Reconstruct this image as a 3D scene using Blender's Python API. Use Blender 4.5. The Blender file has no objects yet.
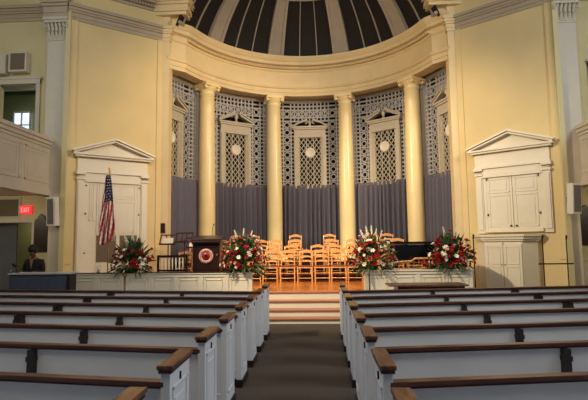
import bpy, bmesh, math, random
from math import sin, cos, pi, radians, sqrt, hypot, atan2
from mathutils import Vector, Matrix, Euler
random.seed(7)
S = bpy.context.scene
COL = S.collection

# ------------------------------------------------------------------ materials
def lin(c):
    return tuple(((v/255)/12.92 if v/255 <= .04045 else ((v/255+.055)/1.055)**2.4) for v in c)
def mat(name, rgb, rough=.6, vary=.06, scale=6, bump=0., metal=0., stretch=None, spec=.5, rgb2=None, coat=0.):
    m = bpy.data.materials.new(name); m.use_nodes = True
    nt = m.node_tree; b = nt.nodes['Principled BSDF']; L = nt.links
    c = lin(rgb); c2 = lin(rgb2) if rgb2 else tuple(v*(1-vary*2.2) for v in c)
    tc = nt.nodes.new('ShaderNodeTexCoord'); mp = nt.nodes.new('ShaderNodeMapping')
    if stretch: mp.inputs['Scale'].default_value = stretch
    L.new(tc.outputs['Object'], mp.inputs['Vector'])
    n = nt.nodes.new('ShaderNodeTexNoise'); n.inputs['Scale'].default_value = scale
    n.inputs['Detail'].default_value = 5
    L.new(mp.outputs['Vector'], n.inputs['Vector'])
    r = nt.nodes.new('ShaderNodeValToRGB'); r.color_ramp.elements[0].position = .35; r.color_ramp.elements[1].position = .65
    r.color_ramp.elements[0].color = (*c2, 1); r.color_ramp.elements[1].color = (*c, 1)
    L.new(n.outputs['Fac'], r.inputs['Fac']); L.new(r.outputs['Color'], b.inputs['Base Color'])
    b.inputs['Roughness'].default_value = rough; b.inputs['Metallic'].default_value = metal
    b.inputs['Specular IOR Level'].default_value = spec
    b.inputs['Coat Weight'].default_value = coat
    if bump:
        bp = nt.nodes.new('ShaderNodeBump'); bp.inputs['Strength'].default_value = bump; bp.inputs['Distance'].default_value = .01
        L.new(n.outputs['Fac'], bp.inputs['Height']); L.new(bp.outputs['Normal'], b.inputs['Normal'])
    return m
def emis(name, rgb, k):
    m = bpy.data.materials.new(name); m.use_nodes = True
    b = m.node_tree.nodes['Principled BSDF']
    b.inputs['Base Color'].default_value = (*lin(rgb), 1)
    b.inputs['Emission Color'].default_value = (*lin(rgb), 1); b.inputs['Emission Strength'].default_value = k
    return m
def planks(name, a, b_, rough, w, l, rotz=0):
    m = bpy.data.materials.new(name); m.use_nodes = True
    nt = m.node_tree; b = nt.nodes['Principled BSDF']; L = nt.links
    tc = nt.nodes.new('ShaderNodeTexCoord'); mp = nt.nodes.new('ShaderNodeMapping')
    mp.inputs['Rotation'].default_value = (0, 0, rotz)
    L.new(tc.outputs['Object'], mp.inputs['Vector'])
    br = nt.nodes.new('ShaderNodeTexBrick'); br.inputs['Scale'].default_value = 1
    br.inputs['Brick Width'].default_value = l; br.inputs['Row Height'].default_value = w
    br.inputs['Mortar Size'].default_value = .003; br.inputs['Color1'].default_value = (*lin(a), 1)
    br.inputs['Color2'].default_value = (*lin(b_), 1); br.inputs['Mortar'].default_value = (*[v*.4 for v in lin(b_)], 1)
    L.new(mp.outputs['Vector'], br.inputs['Vector'])
    n = nt.nodes.new('ShaderNodeTexNoise'); n.inputs['Scale'].default_value = 3; n.inputs['Detail'].default_value = 6
    mx = nt.nodes.new('ShaderNodeMix'); mx.data_type = 'RGBA'; mx.blend_type = 'MULTIPLY'; mx.inputs[0].default_value = .4
    L.new(mp.outputs['Vector'], n.inputs['Vector']); L.new(br.outputs['Color'], mx.inputs[6]); L.new(n.outputs['Fac'], mx.inputs[7])
    L.new(mx.outputs[2], b.inputs['Base Color']); b.inputs['Roughness'].default_value = rough
    return m
M = dict(
 yellow=mat('yellow_plaster', (222, 198, 142), .7, .03, 1.2, .05),
 arch=mat('warm_cream_paint', (230, 206, 156), .55, .03, 2),
 pale=mat('pale_yellow_plaster', (208, 196, 148), .7, .03, 1.2),
 trim=mat('stone_white_trim', (198, 188, 168), .5, .03, 3),
 grey=mat('grey_mould', (176, 160, 132), .5, .03, 3),
 column=mat('column_paint', (240, 218, 160), .32, .03, 2),
 cream=mat('cream_joinery', (226, 216, 192), .45, .02, 3),
 pew=mat('pew_white_paint', (222, 225, 228), .45, .03, 2),
 wood=mat('brown_wood', (120, 78, 52), .3, .1, 30, .1, stretch=(1, .15, 1), rgb2=(62, 36, 25)),
 rail=mat('dark_red_wood', (80, 42, 34), .3, .1, 20, .05, stretch=(.1, 1, 1), rgb2=(58, 26, 20)),
 dark=mat('dark_bracket_wood', (38, 26, 26), .4, .1, 10),
 carpet=mat('brown_carpet', (84, 70, 58), .95, .1, 60, .5, rgb2=(60, 49, 41)),
 floor=planks('stage_boards', (204, 130, 68), (184, 106, 50), .2, .09, 1.6, pi/2),
 tread=mat('tread_wood', (166, 112, 78), .35, .1, 12, stretch=(.1, 1, 1)),
 lattice=mat('lattice_paint', (172, 170, 168), .6, .04, 5),
 case=mat('organ_case_paint', (190, 180, 160), .55, .04, 4),
 medal=mat('medallion_paint', (222, 212, 196), .5, .02, 4),
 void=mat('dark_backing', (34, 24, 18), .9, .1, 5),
 curtain=mat('grey_mauve_cloth', (104, 101, 114), .9, .05, 30, .2, stretch=(1, 1, .1)),
 dome=mat('dark_dome_panel', (20, 13, 11), .7, .1, 6),
 rib=mat('dome_rib_paint', (168, 156, 138), .6, .04, 3),
 chair=mat('honey_chair_wood', (218, 164, 104), .25, .1, 14, stretch=(1, 1, .2), rgb2=(188, 124, 68), coat=.6),
 rush=mat('rush_seat', (92, 42, 26), .5, .1, 40, .3),
 mahog=mat('mahogany', (40, 18, 15), .3, .1, 10, stretch=(1, 1, .2)),
 black=mat('black_lacquer', (10, 10, 11), .12, .1, 4, spec=.6),
 metal=mat('black_metal', (16, 16, 17), .4, .1, 8),
 brass=mat('gold_metal', (206, 156, 70), .3, .05, 8, metal=.9),
 red=mat('red_petal', (176, 14, 20), .5, .15, 20), white=mat('white_petal', (240, 232, 208), .5, .05, 20),
 pink=mat('pale_pink_petal', (232, 168, 150), .5, .05, 20),
 leaf=mat('dark_green_leaf', (44, 74, 34), .5, .15, 12), fern=mat('light_green_leaf', (110, 134, 62), .5, .15, 12),
 fred=mat('flag_red', (170, 26, 34), .8, .04, 8), fwhite=mat('flag_white', (226, 216, 200), .8, .04, 8), fblue=mat('flag_blue', (30, 36, 66), .8, .04, 8),
 seal=mat('seal_ring', (206, 160, 146), .4, .05, 20), sealred=mat('seal_red', (150, 26, 28), .4, .1, 20),
 plaque=mat('dark_plaque', (48, 28, 24), .4, .1, 8), spk=mat('speaker_white', (214, 210, 200), .5, .02, 8), grille=mat('speaker_grille', (112, 106, 104), .8, .1, 90),
 vent=mat('vent_brown', (112, 98, 76), .7, .1, 40), desk=mat('slate_blue_cloth', (74, 82, 100), .8, .05, 20), desktop=mat('desk_top', (196, 196, 196), .4, .03, 5),
 green=mat('green_wall_paint', (126, 126, 84), .8, .04, 2), greydoor=mat('grey_door_paint', (92, 96, 100), .5, .04, 3),
 skin=mat('brown_skin', (108, 66, 46), .55, .05, 10), hair=mat('black_hair', (12, 10, 10), .6, .1, 60, .4), suit=mat('black_jacket_cloth', (26, 24, 27), .9, .1, 30), shirt=mat('shirt_cloth', (150, 110, 96), .8, .05, 20),
 eye=mat('eye_white', (210, 205, 200), .3, .01, 5), gold=mat('gold_plate', (190, 120, 52), .35, .05, 8), paper=mat('sheet_paper', (238, 226, 200), .7, .02, 8),
 glass=mat('glass_tint', (60, 70, 62), .1, .02, 4),
 exit=emis('exit_red_light', (255, 40, 50), .7), exitw=emis('exit_letter_light', (255, 150, 150), .9),
 sky=emis('daylight_pane', (190, 214, 240), 1.5),
)

# ------------------------------------------------------------------ mesh builder
class MB:
    def __init__(s): s.v = []; s.f = []; s.sm = []; s.mi = []
    def add(s, vs, fs, T=None, smooth=False, mi=0):
        o = len(s.v)
        for p in vs:
            p = Vector(p); s.v.append(T @ p if T else p)
        for f in fs: s.f.append([i+o for i in f]); s.sm.append(smooth); s.mi.append(mi)
        return s
    def box(s, x0, x1, y0, y1, z0, z1, T=None, mi=0):
        if x0 > x1: x0, x1 = x1, x0
        if y0 > y1: y0, y1 = y1, y0
        vs = [(x0,y0,z0),(x1,y0,z0),(x1,y1,z0),(x0,y1,z0),(x0,y0,z1),(x1,y0,z1),(x1,y1,z1),(x0,y1,z1)]
        return s.add(vs, [(3,2,1,0),(4,5,6,7),(0,1,5,4),(1,2,6,5),(2,3,7,6),(3,0,4,7)], T, mi=mi)
    def bar(s, a, b, w, h, T=None):      # box bar from a to b
        a, b = Vector(a), Vector(b); d = b-a; q = d.to_track_quat('Z', 'Y').to_matrix().to_4x4(); q.translation = a
        return s.box(-w/2, w/2, -h/2, h/2, 0, d.length, (T @ q) if T else q)
    def prism(s, poly, z0, z1, T=None):  # poly ccw in xy
        n = len(poly); vs = [(x, y, z0) for x, y in poly]+[(x, y, z1) for x, y in poly]
        fs = [tuple(range(n-1, -1, -1)), tuple(range(n, 2*n))]+[(i, (i+1) % n, n+(i+1) % n, n+i) for i in range(n)]
        return s.add(vs, fs, T)
    def lathe(s, prof, n=24, T=None, a0=0, a1=2*pi, smooth=True):   # prof (r,z) bottom->top
        full = abs(a1-a0-2*pi) < 1e-6; m = n if full else n+1; vs = []; fs = []
        for i in range(m):
            a = a0+(a1-a0)*i/n
            for r, z in prof: vs.append((r*cos(a), r*sin(a), z))
        k = len(prof)
        for i in range(n):
            j = (i+1) % m
            for q in range(k-1): fs.append((i*k+q, j*k+q, j*k+q+1, i*k+q+1))
        return s.add(vs, fs, T, smooth)
    def tube(s, pts, rad, n=8, T=None, caps=True):
        pts = [Vector(p) for p in pts]; rs = rad if isinstance(rad, (list, tuple)) else [rad]*len(pts); vs = []; fs = []
        for i, p in enumerate(pts):
            d = (pts[min(i+1, len(pts)-1)]-pts[max(i-1, 0)]).normalized()
            u = d.cross(Vector((0.03, 1, .02))); u = u.normalized() if u.length > .1 else d.cross(Vector((1, 0, 0))).normalized(); w = d.cross(u)
            for k in range(n):
                a = 2*pi*k/n; vs.append(p+rs[i]*(cos(a)*u+sin(a)*w))
        for i in range(len(pts)-1):
            for k in range(n): fs.append((i*n+k, i*n+(k+1) % n, (i+1)*n+(k+1) % n, (i+1)*n+k))
        s.add(vs, fs, T, True)
        if caps: s.add(vs[:n], [tuple(range(n-1, -1, -1))], T); s.add(vs[-n:], [tuple(range(n))], T)
        return s
    def sphere(s, c, r, n=12, m=8, T=None):
        rx, ry, rz = r if isinstance(r, tuple) else (r, r, r); vs = []; fs = []
        for i in range(m+1):
            t = -pi/2+pi*i/m
            for k in range(n): a = 2*pi*k/n; vs.append((c[0]+rx*cos(t)*cos(a), c[1]+ry*cos(t)*sin(a), c[2]+rz*sin(t)))
        for i in range(m):
            for k in range(n): fs.append((i*n+k, i*n+(k+1) % n, (i+1)*n+(k+1) % n, (i+1)*n+k))
        return s.add(vs, fs, T, True)
    def build(s, name, mats, parent=None, loc=None, rz=0, bevel=0.):
        me = bpy.data.meshes.new(name); me.from_pydata([tuple(v) for v in s.v], [], s.f)
        for m in (mats if isinstance(mats, list) else [mats]): me.materials.append(M[m])
        me.polygons.foreach_set('use_smooth', s.sm); me.polygons.foreach_set('material_index', s.mi); me.update()
        o = bpy.data.objects.new(name, me); COL.objects.link(o)
        if parent: o.parent = parent
        if loc: o.location = loc
        if rz: o.rotation_euler.z = rz
        if bevel:
            b = o.modifiers.new('b', 'BEVEL'); b.width = bevel; b.segments = 2; b.limit_method = 'ANGLE'
        return o
def tag(o, label, cat, group=None):
    o['label'] = label; o['category'] = cat
    if group: o['group'] = group
    return o
def struct(o): o['kind'] = 'structure'; return o
def thing(name, label, cat, loc=(0, 0, 0), rz=0, group=None):
    o = bpy.data.objects.new(name, None); COL.objects.link(o); o.location = loc; o.rotation_euler = (0, 0, rz); o.empty_display_size = .1
    return tag(o, label, cat, group)
KIDS = {}
def dup(root, loc, rz, label, group=None):
    def rec(o, par):
        c = o.copy(); COL.objects.link(c)
        if par: c.parent = par
        for ch in [k for k in ALLK() if k.parent == o]: rec(ch, c)
        return c
    r = rec(root, None); r.location = loc; r.rotation_euler = (0, 0, rz); r['label'] = label
    if group: r['group'] = group
    return r
def ALLK(): return list(COL.objects)

# ------------------------------------------------------------------ setting constants
AY, RW, RC = 13.4, 4.83, 4.4           # apse centre, wall radius, colonnade radius
JY, JX = 14.2, 4.35                    # chancel opening
SZ = .58                               # stage height
PI = pi

# floor and stage
struct(MB().box(-10.6, 10.6, -2, 16.5, -.1, 0).build('floor', 'carpet'))
b = MB(); b.prism([(-5.7, 11.0), (3.78, 11.0), (4.5, 14.14), (4.36, 14.25), (4.36, 14.6), (-4.36, 14.6), (-4.36, 14.25), (-6.75, 12.45)], .02, SZ)
struct(b.build('floor_stage', 'floor'))
def seg(y0, z0, z1, name):
    a = math.acos((y0-AY)/4.8) if y0-AY < 4.8 else .1
    n = 40; poly = [(4.8*sin(a-2*a*i/n), AY+4.8*cos(a-2*a*i/n)) for i in range(n+1)]
    struct(MB().prism(poly, z0, z1).build(name, 'mahog'))
seg(14.25, SZ-.3, .73, 'floor_riser'); seg(15.0, .73, .9, 'floor_riser'); seg(15.7, .9, 1.08, 'floor_riser')
b = MB(); t = MB()
for y0, z in ((10.12, .11), (10.42, .25), (10.72, .41), (11.0, SZ)):
    if z < SZ: b.box(-1.27, 1.27, y0, 11.02, 0 if z < .12 else .01, z-.03)
    else: b.box(-1.27, 1.27, y0-.005, y0+.03, .02, z-.03)
    t.box(-1.27, 1.27, y0-.03, y0+.34 if z < SZ else y0+.05, z-.03, z+.001)
struct(b.build('trim_step_riser', 'cream')); struct(t.build('trim_step_tread', 'tread', bevel=.008))

# stage parapets with recessed panels
def parapet(x0, x1, name, ztop, y=11.0):
    b = MB(); b.box(x0, x1, y, y+.16, 0, ztop-.03)
    b.box(x0-.03, x1+.03, y-.04, y+.2, ztop-.03, ztop)
    b.box(x0, x1, y-.02, y, ztop-.1, ztop-.03); b.box(x0, x1, y-.02, y, 0, .3)
    n = max(1, int(abs(x1-x0)/.55)); w = (x1-x0)/n
    for i in range(n):
        a, c = x0+i*w, x0+(i+1)*w
        b.box(a, a+.05, y-.015, y, .3, ztop-.1); b.box(c-.05, c, y-.015, y, .3, ztop-.1)
        for q in ((a+.1, a+.12), (c-.12, c-.1)): b.box(q[0], q[1], y-.012, y, .36, ztop-.16)
        for q in (.36, ztop-.18): b.box(a+.1, c-.1, y-.012, y, q, q+.02)
    return struct(b.build(name, 'cream'))
parapet(-5.6, -4.35, 'trim_stage_front', 1.04); parapet(-4.29, -1.3, 'trim_stage_front', 1.04)
parapet(1.3, 3.75, 'trim_stage_front', 1.06)
b = MB(); b.bar((3.8, 11.17, .3), (4.5, 14.1, .3), .6, .05); struct(b.build('trim_stage_side', 'cream'))
b = MB(); b.box(-5.62, -1.26, 10.95, 11.21, 1.041, 1.055)
struct(b.build('trim_stage_front_top', 'mahog'))

# ------------------------------------------------------------------ walls
HT = 11.6
def panel_wall(side):
    x0, y0, x1, y1 = 4.58*side, JY, 6.75*side, 12.55
    L = hypot(x1-x0, y1-y0)
    # local frame: s outward, n toward the nave
    tx = Vector(((x1-x0)/L, (y1-y0)/L, 0)); n = Vector((-tx.y, tx.x, 0))
    if n.y > 0: n = -n
    T = Matrix(((tx.x, n.x, 0, x0), (tx.y, n.y, 0, y0), (0, 0, 1, 0), (0, 0, 0, 1)))
    return T, L
SD = {-1: 'left', 1: 'right'}
def mould(b, s0, s1, z, T, k=1.):      # architrave moulding, stepped
    for dz0, dz1, d in ((0, .1, .03), (.1, .22, .05), (.22, .28, .09), (.28, .36, .12), (.36, .45, .17)):
        b.box(s0, s1, -.05, d*k, z+dz0, z+dz1, T)
def cornice(b, s0, s1, z, T, k=1.):
    for dz0, dz1, d in ((0, .08, .05), (.08, .17, .09), (.17, .24, .26), (.24, .34, .3), (.34, .45, .36)):
        b.box(s0, s1, -.05, d*k, z+dz0, z+dz1, T)
    n = int((s1-s0)/.09)
    for i in range(n): b.box(s0+i*.09, s0+i*.09+.05, 0, .14, z+.08, z+.17, T)
for sd in (-1, 1):
    T, L = panel_wall(sd)
    struct(MB().box(0, L, -.25, 0, 0, HT, T).build('wall_canted_'+SD[sd], 'yellow'))
    b = MB(); b.box(L-.24, L-.02, 0, .035, 1.2, 8.15, T); b.box(.0, .16, 0, .035, 1.2, 8.15, T)
    struct(b.build('trim_wall_strip', 'yellow'))
    b = MB(); mould(b, -.02, L+.02, 8.15, T); cornice(b, .3, L+.02, 9.05, T)
    struct(b.build('trim_cornice', 'grey'))
    # pier face and reveal of the opening
    b = MB(); b.box(JX*sd, 4.66*sd, JY, JY+.32, 0, HT); b.box(4.64*sd, 5.2*sd, JY+.15, JY+.32, 0, HT)
    b.box(4.1*sd, 4.4*sd, JY+.1, JY+.36, 8.7, HT)
    struct(b.build('wall_pier_'+SD[sd], 'arch'))
    I4 = Matrix.Identity(4)
    b = MB()
    for dz0, dz1, d in ((0, .1, .03), (.1, .22, .05), (.22, .28, .09), (.28, .36, .12), (.36, .45, .15)):
        b.box((JX-d)*sd, 4.6*sd, JY-d, JY+.3, 8.15+dz0, 8.15+dz1)
    struct(b.build('trim_pier_band', 'arch'))
    b = MB()   # impost block at the spring of the chancel arch
    for dz0, dz1, d in ((0, .1, .0), (.1, .3, .06), (.3, .38, .12), (.38, .8, .16)):
        b.box((3.78-d)*sd, 4.86*sd, 14.05-d, JY+.3, 8.95+dz0, 8.95+dz1)
    struct(b.build('trim_arch_impost', 'arch'))
    # end wall beside the pilaster with door and upper opening
    X = lambda a: a*sd
    b = MB()
    b.box(X(6.7), X(7.78), 12.9, 13.1, 0, HT); b.box(X(8.95), X(10.6), 12.9, 13.1, 0, HT)
    b.box(X(7.78), X(8.95), 12.9, 13.1, 6.42, HT); b.box(X(7.78), X(8.95), 12.9, 13.1, 2.38, 4.6)
    b.box(X(6.66), X(6.8), 12.5, 13.0, 0, HT)
    struct(b.build('wall_end_'+SD[sd], 'pale'))
    b = MB(); T2 = Matrix.Translation((0, 12.9, 0)) @ Matrix.Rotation(pi, 4, 'Z')
    xs = sorted((-6.75*sd, -10.5*sd)); mould(b, xs[0], xs[1], 8.3, T2); cornice(b, xs[0], xs[1], 9.1, T2)
    struct(b.build('trim_cornice', 'grey'))
    if sd == 1:
        b = MB(); b.box(6.8, 10.5, 12.86, 12.9, 0, 1.14); b.box(6.8, 10.5, 12.83, 12.9, 1.14, 1.2); struct(b.build('baseboard_right', 'cream'))
    b = MB(); b.box(X(7.7), X(7.8), 12.86, 12.9, 0, 2.46); b.box(X(8.93), X(9.03), 12.86, 12.9, 0, 2.46); b.box(X(7.7), X(9.03), 12.85, 12.9, 2.38, 2.48)
    struct(b.build('trim_door_casing', 'trim'))
    # corridor behind the lower opening, room behind the upper one
    b = MB(); b.box(X(7.0), X(10.6), 14.6, 14.7, 0, 2.8); struct(b.build('wall_corridor_'+SD[sd], 'green'))
    b = MB(); b.box(X(7.0), X(11), 13.1, 14.6, 2.8, 2.9); struct(b.build('ceiling_corridor', 'pale'))
    d = struct(MB().box(X(8.42), X(8.93), 13.15, 13.2, .01, 2.36).build('door_1' if sd < 0 else 'door_2', 'greydoor'))
    b = MB(); b.sphere((X(8.5), 13.11, 1.0), .035); b.build('door_handle', 'brass', d)
    b = MB(); b.box(X(7.0), X(13), 17.6, 17.7, 4.2, 8.0); b.box(X(12.9), X(13), 13.1, 17.6, 4.2, 8.0); b.box(X(6.9), X(7), 13.1, 17.6, 4.2, 8.0); b.box(X(6.9), X(13), 13.1, 17.7, 4.2, 4.3); b.box(X(10.5), X(13), 13.0, 13.1, 4.2, 8.0)
    struct(b.build('wall_gallery_room_'+SD[sd], 'green'))
    b = MB(); b.box(X(6.9), X(13), 13.1, 17.7, 7.9, 8.0)
    for k in range(4): b.box(X(6.9), X(13), 13.6+k*1.1, 13.75+k*1.1, 7.65, 7.9)
    struct(b.build('ceiling_gallery_room', 'trim'))
    w = struct(MB().box(X(10.95), X(11.6), 17.5, 17.6, 5.95, 6.95).build('window_%d' % (2 if sd < 0 else 3), 'sky'))
    b = MB()
    for q in (10.9, 11.24, 11.56): b.box(X(q), X(q+.05), 17.45, 17.52, 5.93, 6.97)
    for q in (5.92, 6.42, 6.92): b.box(X(10.9), X(11.61), 17.46, 17.52, q, q+.045)
    b.build('window_frame', 'trim', w)
    # casing of the upper opening
    b = MB(); b.box(X(7.7), X(7.82), 12.84, 12.9, 4.5, 6.52); b.box(X(8.91), X(9.03), 12.84, 12.9, 4.5, 6.52); b.box(X(7.7), X(9.03), 12.83, 12.9, 6.4, 6.54); b.box(X(7.66), X(9.07), 12.81, 12.9, 6.54, 6.6)
    struct(b.build('trim_upper_opening', 'trim'))
    # side wall, gallery floor and gallery front
    struct(MB().box(X(10.5), X(10.7), -2, 13.1, 0, HT).build('wall_'+SD[sd], 'pale'))
    struct(MB().box(X(7.3), X(10.5), -1, 12.85, 3.14, 3.3).build('floor_gallery', 'trim'))
    b = MB(); b.box(X(7.2), X(7.5), -1, 12.88, 3.14, 4.62)
    for z0, z1, d in ((3.1, 3.2, .05), (3.2, 3.3, .03), (4.42, 4.5, .03), (4.5, 4.6, .07), (4.6, 4.7, .11)):
        b.box(X(7.2-d), X(7.5), -1, 12.88, z0, z1)
    y = 12.7
    while y > 5:
        for a_, c_ in ((y, y-.04), (y-1.16, y-1.2)): b.box(X(7.185), X(7.21), c_, a_, 3.42, 4.32)
        for q in (3.42, 4.28): b.box(X(7.185), X(7.21), y-1.2, y, q, q+.04)
        for a_, c_ in ((y-.12, y-.14), (y-1.06, y-1.08)): b.box(X(7.193), X(7.21), c_, a_, 3.55, 4.2)
        for q in (3.55, 4.18): b.box(X(7.193), X(7.21), y-1.08, y-.12, q, q+.02)
        y -= 1.4
    struct(b.build('wall_gallery_front_'+SD[sd], 'trim'))

# pilasters
def pilaster(sd):
    o = thing('pilaster', 'tall flat pilaster with leafy capital, '+('left of the niche behind the flag' if sd < 0 else 'at the right gallery end'), 'pilaster', ((7.03 if sd > 0 else -7.1), 12.75, 0))
    b = MB(); b.box(-.27, .27, -.15, .14, 3.1, 7.55); b.box(*((-.07, .29) if sd < 0 else (-.27, .05)), -.15, .14, .3, 3.1); b.build('shaft', 'trim', o)
    b = MB(); xq = (-.1, .32) if sd < 0 else (-.3, .08); b.box(*xq, -.2, .14, 0, .22); b.box(xq[0]+.02, xq[1]-.02, -.18, .14, .22, .34); b.build('base', 'trim', o)
    b = MB(); b.box(-.29, .29, -.17, .14, 7.55, 7.6)
    for r in range(2):
        for i in range(5):
            x = -.22+.11*i+(r*.0); z = 7.6+r*.22
            b.tube([(x, -.15-r*.03, z), (x, -.17-r*.03, z+.14), (x, -.24-r*.04, z+.2), (x, -.25-r*.04, z+.17)], [.045, .05, .035, .015], 6)
    b.box(-.29-.0, .29, -.17, .14, 7.6, 8.05)
    b.box(-.34, .34, -.27, .14, 8.05, 8.12); b.box(-.37, .37, -.3, .14, 8.12, 8.2)
    for s_ in (-1, 1): b.tube([(s_*.27, -.24, 7.93), (s_*.33, -.28, 8.0), (s_*.35, -.27, 7.93), (s_*.3, -.26, 7.9)], .03, 6)
    b.build('capital', 'trim', o)
    b = MB()
    for dz0, dz1, d in ((0, .12, .03), (.12, .3, .05), (.3, .38, .1), (.38, .46, .15), (.46, .56, .2)): b.box(-.33-d*.5, .33+d*.5, -.25-d, .14, 8.2+dz0, 8.2+dz1)
    b.build('entablature_block', 'grey', o)
pilaster(-1); pilaster(1)

# ------------------------------------------------------------------ apse
TA = Matrix.Translation((0, AY, 0))
def arc(b, prof, deg, n=64, smooth=False):   # arc centred on +Y, +-deg
    b.lathe(prof, n, TA, pi/2-radians(deg), pi/2+radians(deg), smooth)
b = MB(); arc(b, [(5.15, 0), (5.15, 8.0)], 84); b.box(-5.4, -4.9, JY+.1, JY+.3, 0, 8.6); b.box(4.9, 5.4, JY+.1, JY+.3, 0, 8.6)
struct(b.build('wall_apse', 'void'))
# entablature ring (closed profile)
ringp = [(5.2, 7.3), (4.18, 7.3), (4.18, 7.42), (4.15, 7.42), (4.15, 7.56), (4.11, 7.58), (4.08, 7.66), (4.19, 7.7), (4.19, 8.22), (4.15, 8.26), (4.13, 8.32), (4.13, 8.4)]
def sweep(b, prof, amax=72, n=60):
    path = []
    for i in range(n+1):
        a = radians(-amax+2*amax*i/n); path.append((4.18*sin(a), AY+4.18*cos(a)))
    path = [(-4.44, 14.22), (-4.2, 14.48)]+path+[(4.2, 14.48), (4.44, 14.22)]
    vs = []; fs = []; k = len(prof)
    for i, p in enumerate(path):
        q0 = path[max(0, i-1)]; q1 = path[min(len(path)-1, i+1)]; d = Vector((q1[0]-q0[0], q1[1]-q0[1])).normalized(); nn = Vector((-d.y, d.x))
        if nn.dot(Vector((p[0], p[1]-AY))) < 0: nn = -nn
        for r, z in prof: vs.append((p[0]+nn.x*(r-4.18), p[1]+nn.y*(r-4.18), z))
    for i in range(len(path)-1):
        for j in range(k-1): fs.append((i*k+j, (i+1)*k+j, (i+1)*k+j+1, i*k+j+1))
    fs.append(tuple(range(k))); fs.append(tuple((len(path)-1)*k+j for j in range(k)))
    b.add(vs, fs)
b = MB(); sweep(b, [(4.7, 8.4), (4.7, 7.3)]+ringp[1:])
struct(b.build('trim_apse_architrave', 'arch')); b = MB(); arc(b, [(5.2, 7.3), (4.6, 7.3)], 70); struct(b.build('trim_apse_soffit', 'arch'))
b = MB(); sweep(b, [(4.4, 8.38), (4.12, 8.38), (4.12, 8.42), (3.98, 8.46), (3.96, 8.56), (3.92, 8.6), (3.86, 8.7), (3.86, 8.76), (4.12, 8.79), (4.6, 8.79)])
for i in range(170):
    a = radians(-72+144*i/169)
    T = TA @ Matrix.Rotation(-a, 4, 'Z'); b.box(-.017, .017, 4.03, 4.14, 8.31, 8.4, T)
struct(b.build('trim_apse_cornice', 'arch'))
# semi-dome on a sphere of radius DR centred DC
DR, DC = 4.5, 6.9
def dome_pt(az, z, off=0): # az radians from +Y ; off = inward offset
    r = sqrt(max(0, DR*DR-(z-DC)**2)); n = Vector((r*sin(az), r*cos(az), z-DC))/DR
    p = Vector((r*sin(az), AY+r*cos(az), z)) - n*off
    return p
ZB, ZT = 8.72, 10.42
def strip(b, a0, a1, z0, z1, o0, o1, nz=10, na=4):
    vs = []; fs = []
    for o in (o0, o1):
        for i in range(nz+1):
            for j in range(na+1): vs.append(dome_pt(a0+(a1-a0)*j/na, z0+(z1-z0)*i/nz, o))
    q = (nz+1)*(na+1); w = na+1
    for i in range(nz):
        for j in range(na):
            a = i*w+j; fs.append((a+q, a+q+1, a+q+w+1, a+q+w))
        for a in (i*w, i*w+na): fs.append((a, a+w, a+w+q, a+q))
    for j in range(na):
        for a in (j, nz*w+j): fs.append((a, a+1, a+1+q, a+q))
    b.add(vs, fs)
b = MB(); strip(b, -1.4, 1.4, ZB-.1, 11.38, -.05, 0, 16, 60); struct(b.build('ceiling_dome', 'dome'))
b = MB()
for k in range(-1, 3):
    a = radians((k-.5)*36); hw = radians(3.7)
    strip(b, a-hw, a+hw, ZB, ZT+.05, 0, .1); strip(b, a-hw-.012, a-hw+.018, ZB, ZT, 0, .14); strip(b, a+hw-.018, a+hw+.012, ZB, ZT, 0, .14)
strip(b, -1.4, 1.4, ZT, 10.75, 0, .12, 4, 48)
strip(b, -1.4, 1.4, ZB-.02, ZB+.06, 0, .1, 2, 60)
struct(b.build('trim_dome_rib', 'rib'))
b = MB()
for k in range(-2, 3):
    for q in (-1, 1):
        a = radians(k*36+q*4.75); strip(b, a-.0045, a+.0045, ZB, ZT, 0, .05)
struct(b.build('trim_dome_glazing_bar', 'rib'))

# columns
def column(deg, label):
    a = radians(deg); o = thing('column', label, 'column', (RC*sin(a), AY+RC*cos(a), 1.08), -a, 'columns round the apse')
    MB().lathe([(.29, .28), (.29, 2), (.283, 3.2), (.272, 4.3), (.26, 5.1), (.25, 5.82), (.27, 5.84), (.27, 5.87), (.25, 5.89)], 40).build('shaft', 'column', o)
    b = MB(); b.box(-.38, .38, -.38, .38, 0, .1); b.lathe([(.3, .1), (.37, .12), (.38, .17), (.35, .2), (.32, .23), (.33, .26), (.29, .3)], 40); b.build('base', 'column', o)
    b = MB(); b.lathe([(.25, 5.88), (.25, 5.96), (.27, 5.98), (.32, 6.06), (.33, 6.1)], 40); b.box(-.34, .34, -.34, .34, 6.1, 6.16)
    b.box(-.31, .31, -.31, .31, 6.16, 6.22)
    for x in (-1, 1):
        for y in (-.24, .24): b.tube([(x*.28, y-.05, 6.05), (x*.28, y+.05, 6.05)], .06, 10)
    b.build('capital', 'column', o)
column(-54, 'cream column behind the lectern, leftmost of the four'); column(-18, 'cream column left of the middle screen, above the chairs')
column(18, 'cream column right of the middle screen, above the red and white flowers'); column(54, 'cream column behind the black piano, rightmost of the four')
# wall pilasters behind columns
for deg, lb in ((-54, 'narrow wall pier behind the leftmost column'), (-18, 'narrow wall pier behind the second column from the left'), (18, 'narrow wall pier behind the third column from the left'), (54, 'narrow wall pier behind the rightmost column')):
    a = radians(deg); T = TA @ Matrix.Rotation(-a, 4, 'Z')
    b = MB(); b.box(-.2, .2, 4.72, 5.1, 1.1, 7.3, T); b.box(-.23, .23, 4.69, 5.1, 6.95, 7.3, T); struct(b.build('trim_apse_pier', 'lattice'))

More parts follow.
